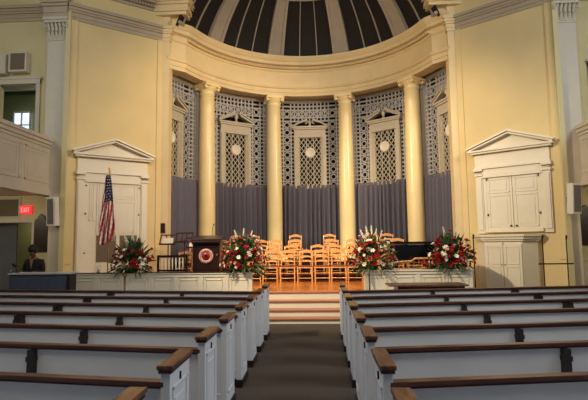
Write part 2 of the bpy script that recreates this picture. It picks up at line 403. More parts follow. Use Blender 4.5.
# lattice screens
def clip_side(o, lim, sg):   # cut away what would run into the pier
    bm = bmesh.new(); bm.from_mesh(o.data)
    bmesh.ops.bisect_plane(bm, geom=bm.verts[:]+bm.edges[:]+bm.faces[:], plane_co=(lim, 0, 0), plane_no=(sg, 0, 0), clear_outer=True)
    bm.to_mesh(o.data); bm.free()
def cy(x): return sqrt(RW*RW-x*x)-RW
def lattice_bay(deg, kind, label):
    a = radians(deg); o = thing('lattice_screen', label, 'screen', (RW*sin(a), AY+RW*cos(a), 3.8), -a, 'openwork screens of the apse')
    b = MB(); z0, z1 = 0, 3.5; W = 1.34; g = .149; hw = .62; ft = 2.62 # frame top
    def vb(x, za, zb, w=.055): 
        T = Matrix.Translation((x, cy(x), 0)); b.box(-w/2, w/2, -.02, .02, za, zb, T)
    def hb(z, xa, xb, w=.055):
        n = max(1, int((xb-xa)/.22)); 
        for i in range(n):
            p, q = xa+(xb-xa)*i/n, xa+(xb-xa)*(i+1)/n
            b.bar((p, cy(p), z), (q, cy(q), z), .036, w)
    def ring(x, z, r):
        T = Matrix.Translation((x, cy(x), z)) @ Matrix.Rotation(pi/2, 4, 'X')
        b.lathe([(r-.022, -.018), (r+.022, -.018), (r+.022, .018), (r-.022, .018), (r-.022, -.018)], 12, T, smooth=False)
    N = 9
    for i in range(-N, N+1):
        x = i*g; inner = abs(x) < hw
        circ = abs(i) == 6+0  # circles strip removes the middle bar
        if circ: vb(x, 0, 0.01); continue
        vb(x, (ft+.05) if inner else 0, z1)
    nz = int(z1/g)
    for j in range(nz+1):
        z = j*g
        if j == nz-3: continue
        if z < ft:
            for s_ in (-1, 1):
                for xa, xb in ((hw, 5*g), (7*g, 9*g)):
                    p, q = sorted((s_*xa, s_*xb))
                    if q-p > .02: hb(z, p, q)
                if j % 2 == 0: p, q = sorted((s_*5*g, s_*7*g)); hb(z, p, q, .04)
                else: ring(s_*6*g, z, .1)
        else: hb(z, -W, W)
    for i in range(-4, 5): ring(i*2*g, (nz-3)*g, .1)
    b.box(-W-.02, -W+.08, cy(W)-.05, cy(W)+.06, 0, z1); b.box(W-.08, W+.02, cy(W)-.05, cy(W)+.06, 0, z1)
    hb(.03, -W, W, .12); hb(z1-.03, -W, W, .14)
    b.build('lattice', 'lattice', o)
    # door-like case
    y = -.1
    b = MB()
    for s_ in (-1, 1):
        b.box(s_*.46, s_*.63, y-.06, y+.1, 0, 2.05); b.box(s_*.49, s_*.6, y-.09, y-.05, .1, 2.0); b.box(s_*.42, s_*.46, y-.03, y+.08, 0, 2.05)
    b.box(-.46, .46, y-.04, y+.08, 0, .12)
    b.box(-.64, .64, y-.08, y+.1, 2.0, 2.1); b.box(-.61, .61, y-.06, y+.1, 2.1, 2.32); b.box(-.66, .66, y-.12, y+.1, 2.32, 2.38); b.box(-.7, .7, y-.16, y+.1, 2.38, 2.44)
    b.build('case_frame', 'case', o)
    b = MB()
    n = 5; w = .84; x0 = -.42; zl, zh = .12, 2.0; st = w/n
    k = -12
    for k in range(-14, 20):
        for sg in (1, -1):
            # line x = x0+st*k + sg*(z-zl)/1.3 clipped
            pts = []
            for z in (zl, zh):
                pts.append((x0+st*k+sg*(z-zl)/1.35, z))
            (xa, za), (xb, zb) = pts
            def clip(xa, za, xb, zb):
                t0, t1 = 0, 1; dx = xb-xa
                for lim, s2 in ((x0, 1), (-x0, -1)):
                    f0, f1 = s2*(xa-lim), s2*(xb-lim)
                    if f0 < 0 and f1 < 0: return None
                    if f0 < 0: t0 = max(t0, f0/(f0-f1))
                    elif f1 < 0: t1 = min(t1, f0/(f0-f1))
                if t1-t0 < .02: return None
                return (xa+dx*t0, za+(zb-za)*t0, xa+dx*t1, za+(zb-za)*t1)
            c = clip(xa, za, xb, zb)
            if c: b.bar((c[0], y+.01, c[1]), (c[2], y+.01, c[3]), .018, .026)
    for x in (-.42, -.14, .14, .42): b.box(x-.012, x+.012, y-.01, y+.03, zl, zh)
    b.build('diamond_grille', 'case', o)
    MB().lathe([(0, .03), (.13, .03), (.15, .05), (.185, .05), (.2, .02), (.2, -.02)], 32, Matrix.Translation((0, y-.02, 1.4)) @ Matrix.Rotation(pi/2, 4, 'X')).build('medallion', 'medal', o)
    b = MB()
    if kind == 'rake':
        for s_ in (-1, 1):
            b.bar((s_*.72, y-.06, 2.46), (s_*.16, y-.06, 2.7), .2, .07); b.bar((s_*.74, y-.09, 2.5), (s_*.14, y-.09, 2.77), .26, .04)
            b.tube([(s_*.15, y-.18, 2.76), (s_*.15, y+.02, 2.76)], .07, 10)
        b.lathe([(.03, 0), (.07, .03), (.03, .08), (.08, .18), (.07, .27), (0, .34)], 12, Matrix.Translation((0, y-.06, 2.44)))
    else:
        for s_ in (-1, 1):
            pts = [(s_*.62, y-.06, 2.48)]+[(s_*(.62-.52*t), y-.06, 2.48+.24*sin(t*pi/2)**1.5+.03*sin(t*pi*2)) for t in (.2, .4, .6, .8, 1)]
            b.tube(pts, [.04, .04, .04, .045, .05, .05], 8)
            b.tube([(s_*(.17+.07*cos(t)), y-.06, 2.62+.07*sin(t)) for t in [q*.7 for q in range(8)]], .022, 6)
        b.lathe([(.03, 0), (.06, .03), (.03, .08), (.07, .14), (0, .22)], 12, Matrix.Translation((0, y-.06, 2.44)))
    b.build('broken_pediment', 'case', o)
    if abs(deg) > 60:
        sg = -1 if deg < 0 else 1
        for c_ in o.children if False else [q for q in COL.objects if q.parent == o]: clip_side(c_, sg*.34, sg)
    return o
names5 = ['far left, half hidden by the pier', 'between the first and second columns from the left', 'in the middle of the apse with a scrolled top', 'between the third and fourth columns from the left', 'far right, half hidden by the pier']
for k in range(-2, 3): lattice_bay(36*k, 'scroll' if k == 0 else 'rake', 'grey lattice screen with medallion, '+names5[k+2])

# curtains
for k in range(-2, 3):
    a = radians(36*k)
    o = thing('curtain', 'pleated grey mauve curtain, '+['far left beside the pier', 'between the lectern column and second column', 'in the middle behind the chairs', 'behind the piano, between third and fourth columns', 'far right beside the pier'][k+2], 'curtain', (4.7*sin(a), AY+4.7*cos(a), 1.1), -a, 'curtains round the apse')
    vs = []; fs = []; n = 260; W = 1.27
    rr = random.Random(k)
    ph = [rr.uniform(0, 6) for _ in range(3)]
    for j, z in enumerate((0.02, .95, 1.9, 2.65, 2.72, 2.82)):
        am = (.1, .1, .09, .07, .035, .06)[j]
        for i in range(n+1):
            x = -W+2*W*i/n; ph_ = x*2*pi/.19+1.3*sin(x*5+ph[0])+.05*j*sin(x*9+ph[1])
            vs.append((x, sqrt(4.7**2-x*x)-4.7+am*(sin(ph_+.5*sin(ph_))+.3*sin(ph_*.37+ph[2]))-.03, z))
    for j in range(5):
        for i in range(n): q = j*(n+1)+i; fs.append((q, q+1, q+n+2, q+n+1))
    c = MB().add(vs, fs, None, True).build('drape', 'curtain', o)
    sm = c.modifiers.new('s', 'SOLIDIFY'); sm.thickness = .008
    rd = MB().tube([(x, sqrt(4.7**2-x*x)-4.7, 2.76) for x in [(-1.3+.26*i) for i in range(11)]], .014, 8).build('curtain_rod', 'brass', o)
    if abs(k) == 2:
        for q in (c, rd): clip_side(q, .3*k/2, k/2)

# small dark plate on the pier
tag(MB().box(-4.56, -4.42, JY-.03, JY, 2.06, 2.36).build('wall_plate', 'plaque'), 'small dark square plate on the cream pier left of the apse', 'plaque')

# ------------------------------------------------------------------ niches
def niche(sd):
    T0, L = panel_wall(sd); s0 = -.23   # measured s origin was at X=4.35
    c = 1.64+s0; loc = T0 @ Vector((c, 0, 0)); ang = atan2(T0[1][0], T0[0][0])
    flip = ang if sd > 0 else ang+pi
    lab = 'white pedimented niche with panelled cupboard doors above the bowed cabinet' if sd > 0 else 'white pedimented niche behind the flag, with two grey lower panels'
    o = thing('pedimented_niche', lab, 'niche', (loc.x, loc.y, 0), flip)
    # local -Y faces nave
    b = MB()
    zb = 1.9 if sd > 0 else .6
    for s_ in (-1, 1):
        b.box(s_*.78, s_*.98, -.07, .0, zb, 3.75); b.box(s_*.81, s_*.95, -.1, -.07, zb+.1, 3.5)
        b.box(s_*.77, s_*1.0, -.12, 0, 3.56, 3.62); b.box(s_*.77, s_*1.02, -.15, 0, 3.7, 3.76); b.box(s_*.7, s_*.8, -.04, 0, zb, 3.7)
    b.box(-.98, .98, -.07, 0, 3.62, 4.2); b.box(-1.0, 1.0, -.12, 0, 3.76, 3.82); b.box(-.8, .8, -.09, 0, 3.5, 3.62)
    b.build('casing', 'cream', o)
    b = MB(); b.box(-1.06, 1.06, -.2, 0, 4.2, 4.25); b.box(-1.11, 1.11, -.25, 0, 4.25, 4.3)
    for s_ in (-1, 1):
        b.bar((s_*1.1, -.12, 4.31), (0, -.12, 4.7), .24, .05); b.bar((s_*1.15, -.15, 4.35), (0, -.15, 4.76), .3, .05)
    b.add([(-1.05, -.06, 4.28), (1.05, -.06, 4.28), (0, -.06, 4.68), (-1.05, 0, 4.28), (1.05, 0, 4.28), (0, 0, 4.68)], [(0, 1, 2), (5, 4, 3), (0, 2, 5, 3), (2, 1, 4, 5)])
    b.build('pediment', 'cream', o)
    def leaf(x0, x1, z0, z1, splits, name='door', m='cream'):
        b = MB(); b.box(x0, x1, -.03, 0, z0, z1)
        for za, zc in splits:
            b.box(x0+.06, x1-.06, -.045, -.03, za, za+.03); b.box(x0+.06, x1-.06, -.045, -.03, zc-.03, zc)
            b.box(x0+.06, x0+.09, -.045, -.03, za, zc); b.box(x1-.09, x1-.06, -.045, -.03, za, zc)
            b.box(x0+.14, x1-.14, -.042, -.03, za+.08, zc-.08)
        return b.build(name, m, o)
    if sd > 0:
        for x0, x1, kx in ((-.7, -.008, -.05), (.008, .7, .05)):
            d = leaf(x0, x1, 2.02, 3.5, [(2.08, 2.98), (3.04, 3.45)])
            MB().sphere((kx*1.4, -.07, 2.1), .028).build('knob', 'plaque', d)
            xx = -.68 if x0 < 0 else .68
            for z in (2.4, 3.42): MB().box(xx-.02, xx+.02, -.06, -.03, z, z+.06).build('hinge', 'plaque', d)
        MB().box(-.75, .75, -.14, 0, 1.93, 2.02).build('sill', 'cream', o)
    else:
        leaf(-.7, -.45, .6, 3.5, [(2.4, 3.45)], 'door'); leaf(-.44, .7, 2.0, 3.5, [(2.08, 2.98), (3.04, 3.45)], 'door'); leaf(-.44, .7, .6, 1.2, [(.7, 1.15)], 'door')
        for x0, x1 in ((-.42, .1), (.2, .7)):
            g = MB().box(x0, x1, -.02, 0, 1.24, 1.98).build('lower_panel', 'vent', o); g['label'] = 'grey brown lower panel'
        MB().box(.1, .2, -.05, 0, 1.2, 2.0).build('mullion', 'cream', o)
        for x in (-.74, .74):
            for z in (1.5, 2.6, 3.4): MB().sphere((x, -.07, z), .022).build('knob', 'plaque', o)
niche(-1); niche(1)
# bowed cabinet under the right niche
T0, L = panel_wall(1); loc = T0 @ Vector((1.22, 0, 0)); ang = atan2(T0[1][0], T0[0][0])
o = thing('bowed_cabinet', 'cream canted-front cabinet with panelled doors under the right niche', 'cabinet', (loc.x, loc.y, .0), ang)
def hexp(w, d, e=0): return [(-w, .0), (-w, -d*.35), (-w*.62, -d), (w*.62, -d), (w, -d*.35), (w, .0)]
b = MB(); b.prism(hexp(.78, .5), 0, 1.68); b.prism(hexp(.81, .53), 0, .2); b.build('body', 'cream', o)
b = MB(); b.prism(hexp(.83, .55), 1.68, 1.73); b.prism(hexp(.87, .59), 1.73, 1.8); b.prism(hexp(.92, .63), 1.8, 1.86); b.build('top', 'cream', o)
for x0, x1 in ((-.47, -.01), (.01, .47)):
    b = MB(); b.box(x0, x1, -.53, -.5, .24, 1.6)
    for za, zc in ((.32, 1.0), (1.06, 1.54)):
        for q in (za, zc-.02): b.box(x0+.06, x1-.06, -.545, -.53, q, q+.02)
        for q in (x0+.06, x1-.08): b.box(q, q+.02, -.545, -.53, za, zc)
    d = b.build('door', 'cream', o); MB().sphere((x1-.03 if x0 < 0 else x0+.03, -.55, 1.05), .016).build('knob', 'plaque', d)
MB().box(-.01, .01, -.535, -.5, .22, 1.64).build('centre_strip', 'grey', o)

# ------------------------------------------------------------------ pews
def pew(sd, k, label):
    y0 = 2.98+.912*(k); xa = -.02+.66*sd   # aisle face of the end panel
    o = thing('pew', label, 'pew', (xa, y0, 0), 0, 'white pews left of the aisle' if sd < 0 else 'white pews right of the aisle')
    ez = MB(); ez.box(0, .06*sd, 0, .44, .09, .9)
    for q in ((.05, .07), (.35, .37)): ez.box(-.008*sd, 0, q[0], q[1], .2, .8)
    for q in (.2, .78): ez.box(-.008*sd, 0, .05, .37, q, q+.02)
    ez.box(-.005*sd, 0, .1, .32, .27, .72)
    e = ez.build('end_panel', 'pew', o, bevel=.004)
    MB().box(-.012*sd, .072*sd, -.014, .455, .9, .922).build('cap_moulding', 'dark', e); b = MB(); b.box(-.02*sd, .082*sd, -.024, .47, .922, .95); b.build('cap_rail', 'wood', e, bevel=.005)
    b = MB(); b.box(-.012*sd, .066*sd, -.008, .448, 0, .09); b.build('plinth', 'dark', e)
    MB().box(-.012*sd, 0, .2, .208, .81, .86).build('hook', 'metal', e)
    ang = math.atan(.14)*sd; T = Matrix.Translation((.06*sd, .02, 0)) @ Matrix.Rotation(ang, 4, 'Z')
    Ln = 6.1*sd
    b = MB(); b.box(0, Ln, .01, .035, .1, .8, T)
    b.box(0, Ln, 0, .01, .1, .2, T)
    b.build('back_panel', 'pew', o)
    b = MB(); b.box(-.02*sd, Ln, -.012, .05, .8, .812, T); b.box(-.02*sd, Ln, -.022, .06, .812, .845, T); b.build('top_rail', 'rail', o, bevel=.006)
    b = MB(); b.box(0, Ln, .035, .4, .42, .45, T); b.box(0, Ln, .3, .33, 0.0, .42, T); b.build('seat', 'pew', o)
    xs = (2.2, 3.65) if sd < 0 else (2.27, 3.82)
    for q, xw in enumerate(xs):
        x = (xw-.66)*sd
        b = MB(); w = .03 if q == 0 else .028
        for dx in ((0,) if q == 0 else (-.035, .035)):
            b.box(x-w+dx, x+w+dx, -.045, .01, .52, .795, T); b.box(x-w*1.2+dx, x+w*1.2+dx, -.055, .01, .7, .74, T)
        b.build('bracket', 'dark', o)
    MB().box(Ln, Ln+.06*sd, -.02, .44, 0, .93, T).build('outer_end', 'pew', o)
    return o
ordn = ['nearest', 'second', 'third', 'fourth', 'fifth', 'sixth', 'seventh', 'frontmost']
for sd in (-1, 1):
    for k in range(-1, 7):
        s_ = 'left' if sd < 0 else 'right'; i = k+1
        lab = ('white pew with brown cap %s of the aisle, ' % s_) + ('nearest the viewer' if i == 0 else 'frontmost, closest to the stage' if i == 7 else ordn[i]+' row from the viewer')
        pew(sd, k, lab)

# ------------------------------------------------------------------ chairs
def make_chair(label):
    o = thing('wooden_chair', label, 'chair', (0, 0, 0), 0, 'wooden chairs on the stage')
    # front faces -Y
    b = MB(); vs = [(-.22, -.2), (.22, -.2), (.19, .19), (-.19, .19)]; b.prism(vs, .43, .47); b.build('seat', 'rush', o, bevel=.008)
    b = MB(); b.bar((-.2, -.2, .42), (.2, -.2, .42), .045, .03); b.bar((-.2, .19, .42), (.2, .19, .42), .04, .03)
    for s_ in (-1, 1): b.bar((s_*.2, -.2, .42), (s_*.19, .19, .42), .04, .03)
    b.build('seat_frame', 'chair', o)
    for s_ in (-1, 1):
        MB().tube([(s_*.205, -.2, 0), (s_*.205, -.2, .2), (s_*.205, -.2, .44)], [.015, .02, .021], 8).build('leg', 'chair', o)
        MB().tube([(s_*.19, .24, 0), (s_*.19, .2, .25), (s_*.19, .19, .45)], [.015, .02, .021], 8).build('leg', 'chair', o)
        MB().tube([(s_*.19, .19, .45), (s_*.195, .215, .66), (s_*.205, .26, .88)], [.021, .019, .016], 8).build('back_post', 'chair', o)
    b = MB()
    for z in (.12, .26): b.tube([(-.205, -.2, z), (.205, -.2, z)], .011, 6)
    for s_ in (-1, 1):
        for z in (.16, .3): b.tube([(s_*.205, -.2, z), (s_*.19, .22, z)], .011, 6)
    b.tube([(-.19, .22, .2), (.19, .22, .2)], .011, 6); b.build('stretcher', 'chair', o)
    for z, h, dy, up in ((.56, .05, .2, .012), (.68, .055, .215, .02), (.8, .09, .235, .035)):
        vs = []; fs = []; n = 12
        for i in range(n+1):
            t = i/n*2-1; x = .195*t; yy = dy+.035*(1-t*t)+.0
            zz = z+up*(1-t*t)
            for a, c in ((0, 0), (0, h*(1-.25*t*t)), (.014, h*(1-.25*t*t)), (.014, 0)): vs.append((x, yy+a, zz+c))
        for i in range(n):
            q = i*4
            for j in range(4): fs.append((q+j, q+4+j, q+4+(j+1) % 4, q+(j+1) % 4))
        MB().add(vs, fs).build('back_slat', 'chair', o)
    return o
RF, R2, R3, R4 = (13.75, SZ), (14.6, .73), (15.38, .9), (16.1, 1.08)
nthL = ['leftmost', 'second from the left', 'third from the left', 'fourth from the left', 'fifth from the left', 'sixth from the left', 'seventh from the left', 'eighth from the left', 'ninth from the left', 'rightmost']
rows = [('front row', RF, [-1.62, -1.13, -.645, -.13, .355, .83, 1.31, 1.8], 0),
        ('first raised row', R2, [-3.6, -3.1, -1.75, -1.2, -.55, .22, .72, 1.35, 1.95, 2.6, 3.2], .0),
        ('second raised row', R3, [-3.5, -2.9, -1.65, -1.15, -.52, .68, 1.4, 2.2, 2.85], .0),
        ('back row nearest the curtains', R4, [-2.6, -2.0, -.5, .62, 2.05, 2.6], .0)]
def nth(i, n):
    if i == 0: return 'leftmost'
    if i == n-1: return 'rightmost'
    w = ['', 'second', 'third', 'fourth', 'fifth', 'sixth']
    return w[i]+' from the left' if i <= n//2-0 and i < 6 else w[n-1-i]+' from the right'
proto = None
for desc, (y, z), xs, _ in rows:
    for i, x in enumerate(xs):
        lab = 'honey wood chair, %s in the %s' % (nth(i, len(xs)), desc)
        rz = random.uniform(-.08, .08) - x*.05*(1 if y > 14 else 0) + (0 if y < 14 else random.uniform(-.2, .2))
        if proto is None: proto = make_chair(lab); proto.location = (x, y, z); proto.rotation_euler.z = rz
        else: dup(proto, (x, y, z), rz, lab)

# ------------------------------------------------------------------ flowers
def mesh_only(b, name, m):
    me = bpy.data.meshes.new(name); me.from_pydata([tuple(v) for v in b.v], [], b.f)
    me.materials.append(M[m]); me.polygons.foreach_set('use_smooth', b.sm); return me
def rose_mesh(m, nm):
    b = MB()
    for ring_, (n, r, h, op) in enumerate(((3, .012, .03, .3), (5, .022, .032, .6), (6, .034, .026, 1.0))):
        for i in range(n):
            a = 2*pi*i/n+ring_*.5; vs = []; fs = []
            for u in range(4):
                t = u/3
                for w in range(4):
                    q = (w/3-.5)*2; aa = a+q*(pi/n)*1.25*(.5+.6*t)
                    rr = r*(.25+.75*t)+op*.012*t*t; vs.append((rr*cos(aa), rr*sin(aa), -.01+(h+.01)*t-.006*q*q*t))
            for u in range(3):
                for w in range(3): fs.append((u*4+w, u*4+w+1, u*4+w+5, u*4+w+4))
            b.add(vs, fs, None, True)
    b.sphere((0, 0, .006), (.018, .018, .018), 8, 5)
    return mesh_only(b, nm, m)
def lily_mesh(m):
    b = MB()
    for i in range(6):
        a = 2*pi*i/6; c, s = cos(a), sin(a); vs = []; fs = []
        for u in range(6):
            t = u/5; r = .006+.07*t; z = .05*sin(t*2.2)-.02; w = .022*sin(pi*min(1, t*.9+.08))
            for q in (-1, 0, 1): vs.append((r*c-q*w*s, r*s+q*w*c, z-(.006 if q == 0 else 0)))
        for u in range(5):
            for q in range(2): fs.append((u*3+q, u*3+q+1, u*3+q+4, u*3+q+3))
        b.add(vs, fs, None, True)
    b.sphere((0, 0, .01), .012, 6, 4)
    return mesh_only(b, 'lily', m)
ROSE = rose_mesh('red', 'rose'); WROSE = rose_mesh('white', 'white_rose'); PROSE = rose_mesh('pink', 'pink_rose'); LILY = lily_mesh('white')
def spike_mesh():
    b = MB(); b.tube([(0, 0, -.1), (0, 0, .22)], .004, 5)
    for i in range(16):
        t = i/15; a = i*2.4; r = .028*(1-.75*t); b.sphere((r*cos(a), r*sin(a), .22*t), (.018*(1-.5*t),)*3, 6, 4)
    return mesh_only(b, 'flower_spike', 'white')
SPIKE = spike_mesh()
def arrangement(loc, label, sc, seed, nr, nw, nsp, droop=1):
    R = random.Random(seed); o = thing('flower_arrangement', label, 'flowers', loc, 0, 'red and white flower arrangements on the stage front')
    MB().lathe([(0, 0), (.1, 0), (.12, .02), (.15, .1), (.16, .12), (.14, .12), (0, .1)], 20).build('bowl', 'leaf', o)
    for nm, mt, N in (('foliage', 'leaf', 330), ('fern_fronds', 'fern', 110)):
        b = MB()
        for i in range(N):
            az = R.uniform(0, 2*pi); el = R.uniform(-.35 if droop else 0, 1.5)
            d = Vector((cos(az)*cos(el)*1.0, sin(az)*cos(el)*.5, sin(el)*1.05))
            rad = R.uniform(.4, 1.08)*sc; d.x *= .9; base = Vector((0, 0, .16))+d*rad*.55; tip = Vector((0, 0, .16))+d*rad
            if el < .1: tip.z -= R.uniform(.04, .16); tip.y = min(tip.y, -.02) if False else tip.y
            side = d.cross(Vector((R.uniform(-1, 1), R.uniform(-1, 1), R.uniform(-1, 1)))).normalized()*(.022 if mt == 'leaf' else .01)*R.uniform(.7, 1.5)
            mid = (base+tip)/2+Vector((0, 0, .02)); up = d.cross(side).normalized()*.006
            b.add([base, mid-side, mid+up, mid+side, tip, mid-up], [(0, 1, 2), (0, 2, 3), (1, 4, 2), (2, 4, 3), (0, 5, 1), (0, 3, 5), (1, 5, 4), (5, 3, 4)])
        if mt == 'leaf':
            for i in range(26):
                az = R.uniform(0, 2*pi); el = R.uniform(.1, 1.4); d = Vector((cos(az)*cos(el), .5*sin(az)*cos(el), sin(el)))
                b.tube([(0, 0, .1), d*sc*.5+Vector((0, 0, .14)), d*sc*.9+Vector((0, 0, .16))], .004, 4)
        b.build(nm, mt, o)
    placed = []
    def put(me, nm, n, smin, smax, rmin=.72, elmin=.0, big=1):
        c = 0; tries = 0
        while c < n and tries < 3000:
            tries += 1
            az = R.uniform(pi*.93, 2.07*pi) if R.random() < .8 else R.uniform(0, pi); el = math.asin(R.uniform(sin(elmin), 1))
            r = R.uniform(rmin, .98)*sc*(1 if R.random() < .8 else 1.12)
            p = Vector((cos(az)*cos(el)*r*.86, sin(az)*cos(el)*r*.5, .1+sin(el)*r*1.05))
            if any((p-q).length < .045*big for q in placed): continue
            placed.append(p); f = bpy.data.objects.new(nm, me); COL.objects.link(f); f.parent = o; f.location = p
            d = Vector((p.x, p.y-.12, p.z-.1)).normalized(); f.rotation_euler = d.to_track_quat('Z', 'Y').to_euler(); k = R.uniform(smin, smax); f.scale = (k, k, k); c += 1
    put(LILY, 'lily', nw//2, .7, 1.0, .6, .05, 1.5)
    put(ROSE, 'rose', int(nr*1.15), .75, 1.3, .6)
    put(WROSE, 'white_rose', nw, .65, 1.1, .65)
    put(PROSE, 'pink_rose', int(nw*.7), .65, 1.0, .65)
    for i in range(nsp):
        f = bpy.data.objects.new('flower_spike', SPIKE); COL.objects.link(f); f.parent = o
        t = (i+.5)/nsp*2-1; f.location = (t*.3*sc, -.02, .16+sc*(.92-.2*t*t)); f.rotation_euler = (R.uniform(-.2, .1), t*.5, 0); k = R.uniform(.8, 1.1); f.scale = (k, k, k)
PT = 1.056
arrangement((-4.17, 11.06, PT), 'dark red flower arrangement with pale spikes, beside the flag', .66, 3, 40, 8, 3)
arrangement((-1.5, 11.06, PT), 'red and white flower arrangement beside the lectern, at left top of the steps', .72, 4, 64, 20, 3)
arrangement((1.5, 11.08, 1.06), 'red and white flower arrangement with tall white spikes, at right of the steps', .7, 5, 56, 24, 5)
arrangement((3.3, 11.08, 1.06), 'bright red flower arrangement with white blooms, right of the piano', .68, 6, 80, 16, 2)

# ------------------------------------------------------------------ lectern
o = thing('lectern', 'dark mahogany lectern with round red seal on its front', 'lectern', (-2.52, 11.75, SZ))
b = MB(); b.box(-.36, .36, -.2, .25, 0, .08); b.box(-.34, .34, -.17, .22, .08, 1.12)
for q in (-.34, .28): b.box(q, q+.06, -.185, -.17, .1, 1.1)
for q in (.1, 1.04): b.box(-.24, .24, -.185, -.17, q, q+.06)
b.build('body', 'mahog', o, bevel=.006)
b = MB(); b.box(-.35, .35, -.24, .28, 1.12, 1.16); b.box(-.39, .39, -.28, .32, 1.16, 1.2); b.bar((0, -.24, 1.24), (0, .28, 1.33), .74, .03); b.box(-.37, .37, -.26, -.2, 1.2, 1.25); b.build('top', 'mahog', o, bevel=.005)
TS = Matrix.Translation((0, -.17, .83)) @ Matrix.Rotation(pi/2, 4, 'X')
s_ = MB().lathe([(.11, 0), (.11, .03), (.175, .03), (.18, .02), (.18, 0)], 40, TS).build('seal', 'seal', o)
b = MB().lathe([(0, .026), (.115, .026), (.115, 0)], 36, TS); b.build('seal_field', 'sealred', s_)
b = MB()
for i in range(24): a = 2*pi*i/24; b.box(-.004, .004, .125, .165, .03, .034, TS @ Matrix.Rotation(a, 4, 'Z'))
b.prism([(-.04, .04), (-.04, -.01), (0, -.055), (.04, -.01), (.04, .04)], .026, .034, TS); b.build('seal_emblem', 'mahog', s_)
m_ = thing('microphone', 'thin gooseneck microphone rising from the lectern top', 'microphone', (-2.45, 11.95, SZ+1.34))
MB().tube([(0, 0, -.06), (0, 0, .12), (.02, -.03, .22), (.05, -.08, .27)], .006, 6).build('gooseneck', 'metal', m_); MB().tube([(.05, -.08, .27), (.07, -.11, .29)], .014, 8).build('capsule', 'metal', m_)

# spindle bench beside the lectern
o = thing('spindle_bench', 'dark wooden bench with pale spindle back, between dark red flowers and lectern', 'bench', (-3.4, 11.9, SZ))
b = MB(); b.box(-.36, .36, -.2, .22, .4, .44); b.build('seat', 'mahog', o)
for x in (-.34, .34):
    for y in (-.18, .2): MB().tube([(x, y, 0), (x, y, .41)], .022, 8).build('leg', 'mahog', o)
b = MB(); b.box(-.38, .38, -.235, -.195, .8, .86); b.box(-.36, .36, -.23, -.2, .46, .5)
for x in (-.36, .36): b.box(x-.025, x+.025, -.235, -.195, .42, .82)
b.build('back_frame', 'mahog', o)
for i in range(7): MB().tube([(-.27+.09*i, -.215, .5), (-.27+.09*i, -.215, .65), (-.27+.09*i, -.215, .8)], [.012, .02, .012], 8).build('spindle', 'paper', o)

# ------------------------------------------------------------------ piano
o = thing('grand_piano', 'black grand piano with closed lid behind the right stage front', 'piano', (2.85, 12.35, SZ))
def outline(e=0):
    pts = [(-.85-e, -.7-e), (.2, -.72-e), (.5, -.62-e), (.66+e, -.4), (.72+e, 0), (.75+e, .7+e), (-.85-e, .7+e)]
    return pts
b = MB(); b.prism(outline(), .6, 1.04); b.build('case', 'black', o, bevel=.01)
b = MB(); b.prism(outline(.03), 1.05, 1.08); b.bar((-.78, .72, 1.1), (.78, .72, 1.1), .05, .04); b.build('lid', 'black', o, bevel=.008)
b = MB(); b.box(.75, .98, -.6, .7, .58, .72); b.build('keybed', 'black', o)
b = MB(); b.box(.8, .96, -.55, .65, .72, .745); b.build('keyboard', 'paper', o)
for x, y in ((-.6, 0), (.6, -.45), (.6, .55)): MB().tube([(x, y, .6), (x, y, .3), (x, y, .05), (x, y, 0)], [.07, .045, .035, .05], 10).build('leg', 'black', o)
b = MB(); b.box(.5, .56, -.1, .15, .05, .6); b.build('pedal_lyre', 'black', o)
MB().bar((-.77, -.73, .62), (.3, -.76, .62), .02, .02).build('rim_line', 'gold', o)
# scroll-armed low settle in front of the piano
o = thing('scroll_settle', 'low orange wood settle with scrolled arm, in front of the piano', 'bench', (2.55, 11.45, SZ))
b = MB(); b.box(-.55, .6, -.12, .12, .38, .42); b.build('seat', 'chair', o)
for x in (-.5, .55):
    for y in (-.1, .1): MB().tube([(x, y, 0), (x, y, .4)], .02, 8).build('leg', 'chair', o)
b = MB(); b.tube([(-.55, -.1, .46), (-.6, -.1, .54), (-.52, -.1, .62), (-.4, -.1, .64), (-.1, -.1, .66), (.0, -.1, .72), (.6, -.1, .72)], .025, 8); b.tube([(-.55, -.1, .47), (.6, -.1, .5)], .02, 8)
b.build('back_frame', 'chair', o)
for i in range(9): x = -.4+.12*i; MB().tube([(x, -.1, .49), (x, -.1, .65 if x < -.1 else .71)], .01, 6).build('spindle', 'chair', o)

# music stands left of the lectern and two chairs
for i, (x, y, h, lb) in enumerate(((-4.0, 13.2, 1.3, 'leftmost, beside the pier'), (-3.62, 13.5, 1.36, 'middle one of three'), (-3.15, 12.9, 1.2, 'nearest the lectern'))):
    o = thing('music_stand', 'dark red wooden music stand left of the lectern, '+lb, 'music stand', (x, y, SZ), .1*i, 'music stands left of the lectern')
    MB().tube([(0, 0, 0), (0, 0, h-.1)], .016, 8).build('pole', 'mahog', o)
    b = MB(); b.box(-.2, .2, -.02, .02, 0, .02); b.box(-.02, .02, -.2, .2, 0, .02); b.build('base', 'mahog', o)
    Tt = Matrix.Translation((0, 0, h-.05)) @ Matrix.Rotation(-.5, 4, 'X')
    b = MB(); b.box(-.24, .24, -.01, .01, -.13, -.1, Tt); b.box(-.24, .24, -.05, .01, -.15, -.13, Tt); b.box(-.24, .24, -.01, .01, .15, .18, Tt)
    for q in (-.24, -.08, .05, .21): b.box(q, q+.03, -.01, .01, -.13, .18, Tt)
    b.build('desk', 'rail', o)
    if i != 1:
        Tp = Matrix.Translation((x, y, SZ+h-.05)) @ Matrix.Rotation(-.5, 4, 'X')
        tag(MB().box(-.15, .15, -.022, -.0115, -.128, .06, Tp).build('sheet_music', 'paper'), 'white sheet on the %s music stand left of the lectern' % ('leftmost' if i == 0 else 'nearest'), 'sheet music', 'sheets on the music stands')
for x, y, lb in ((-3.75, 14.0, 'left one'), (-3.2, 13.85, 'right one')):
    dup(proto, (x, y, SZ), .15, 'honey wood chair behind the music stands, %s of the pair' % lb)

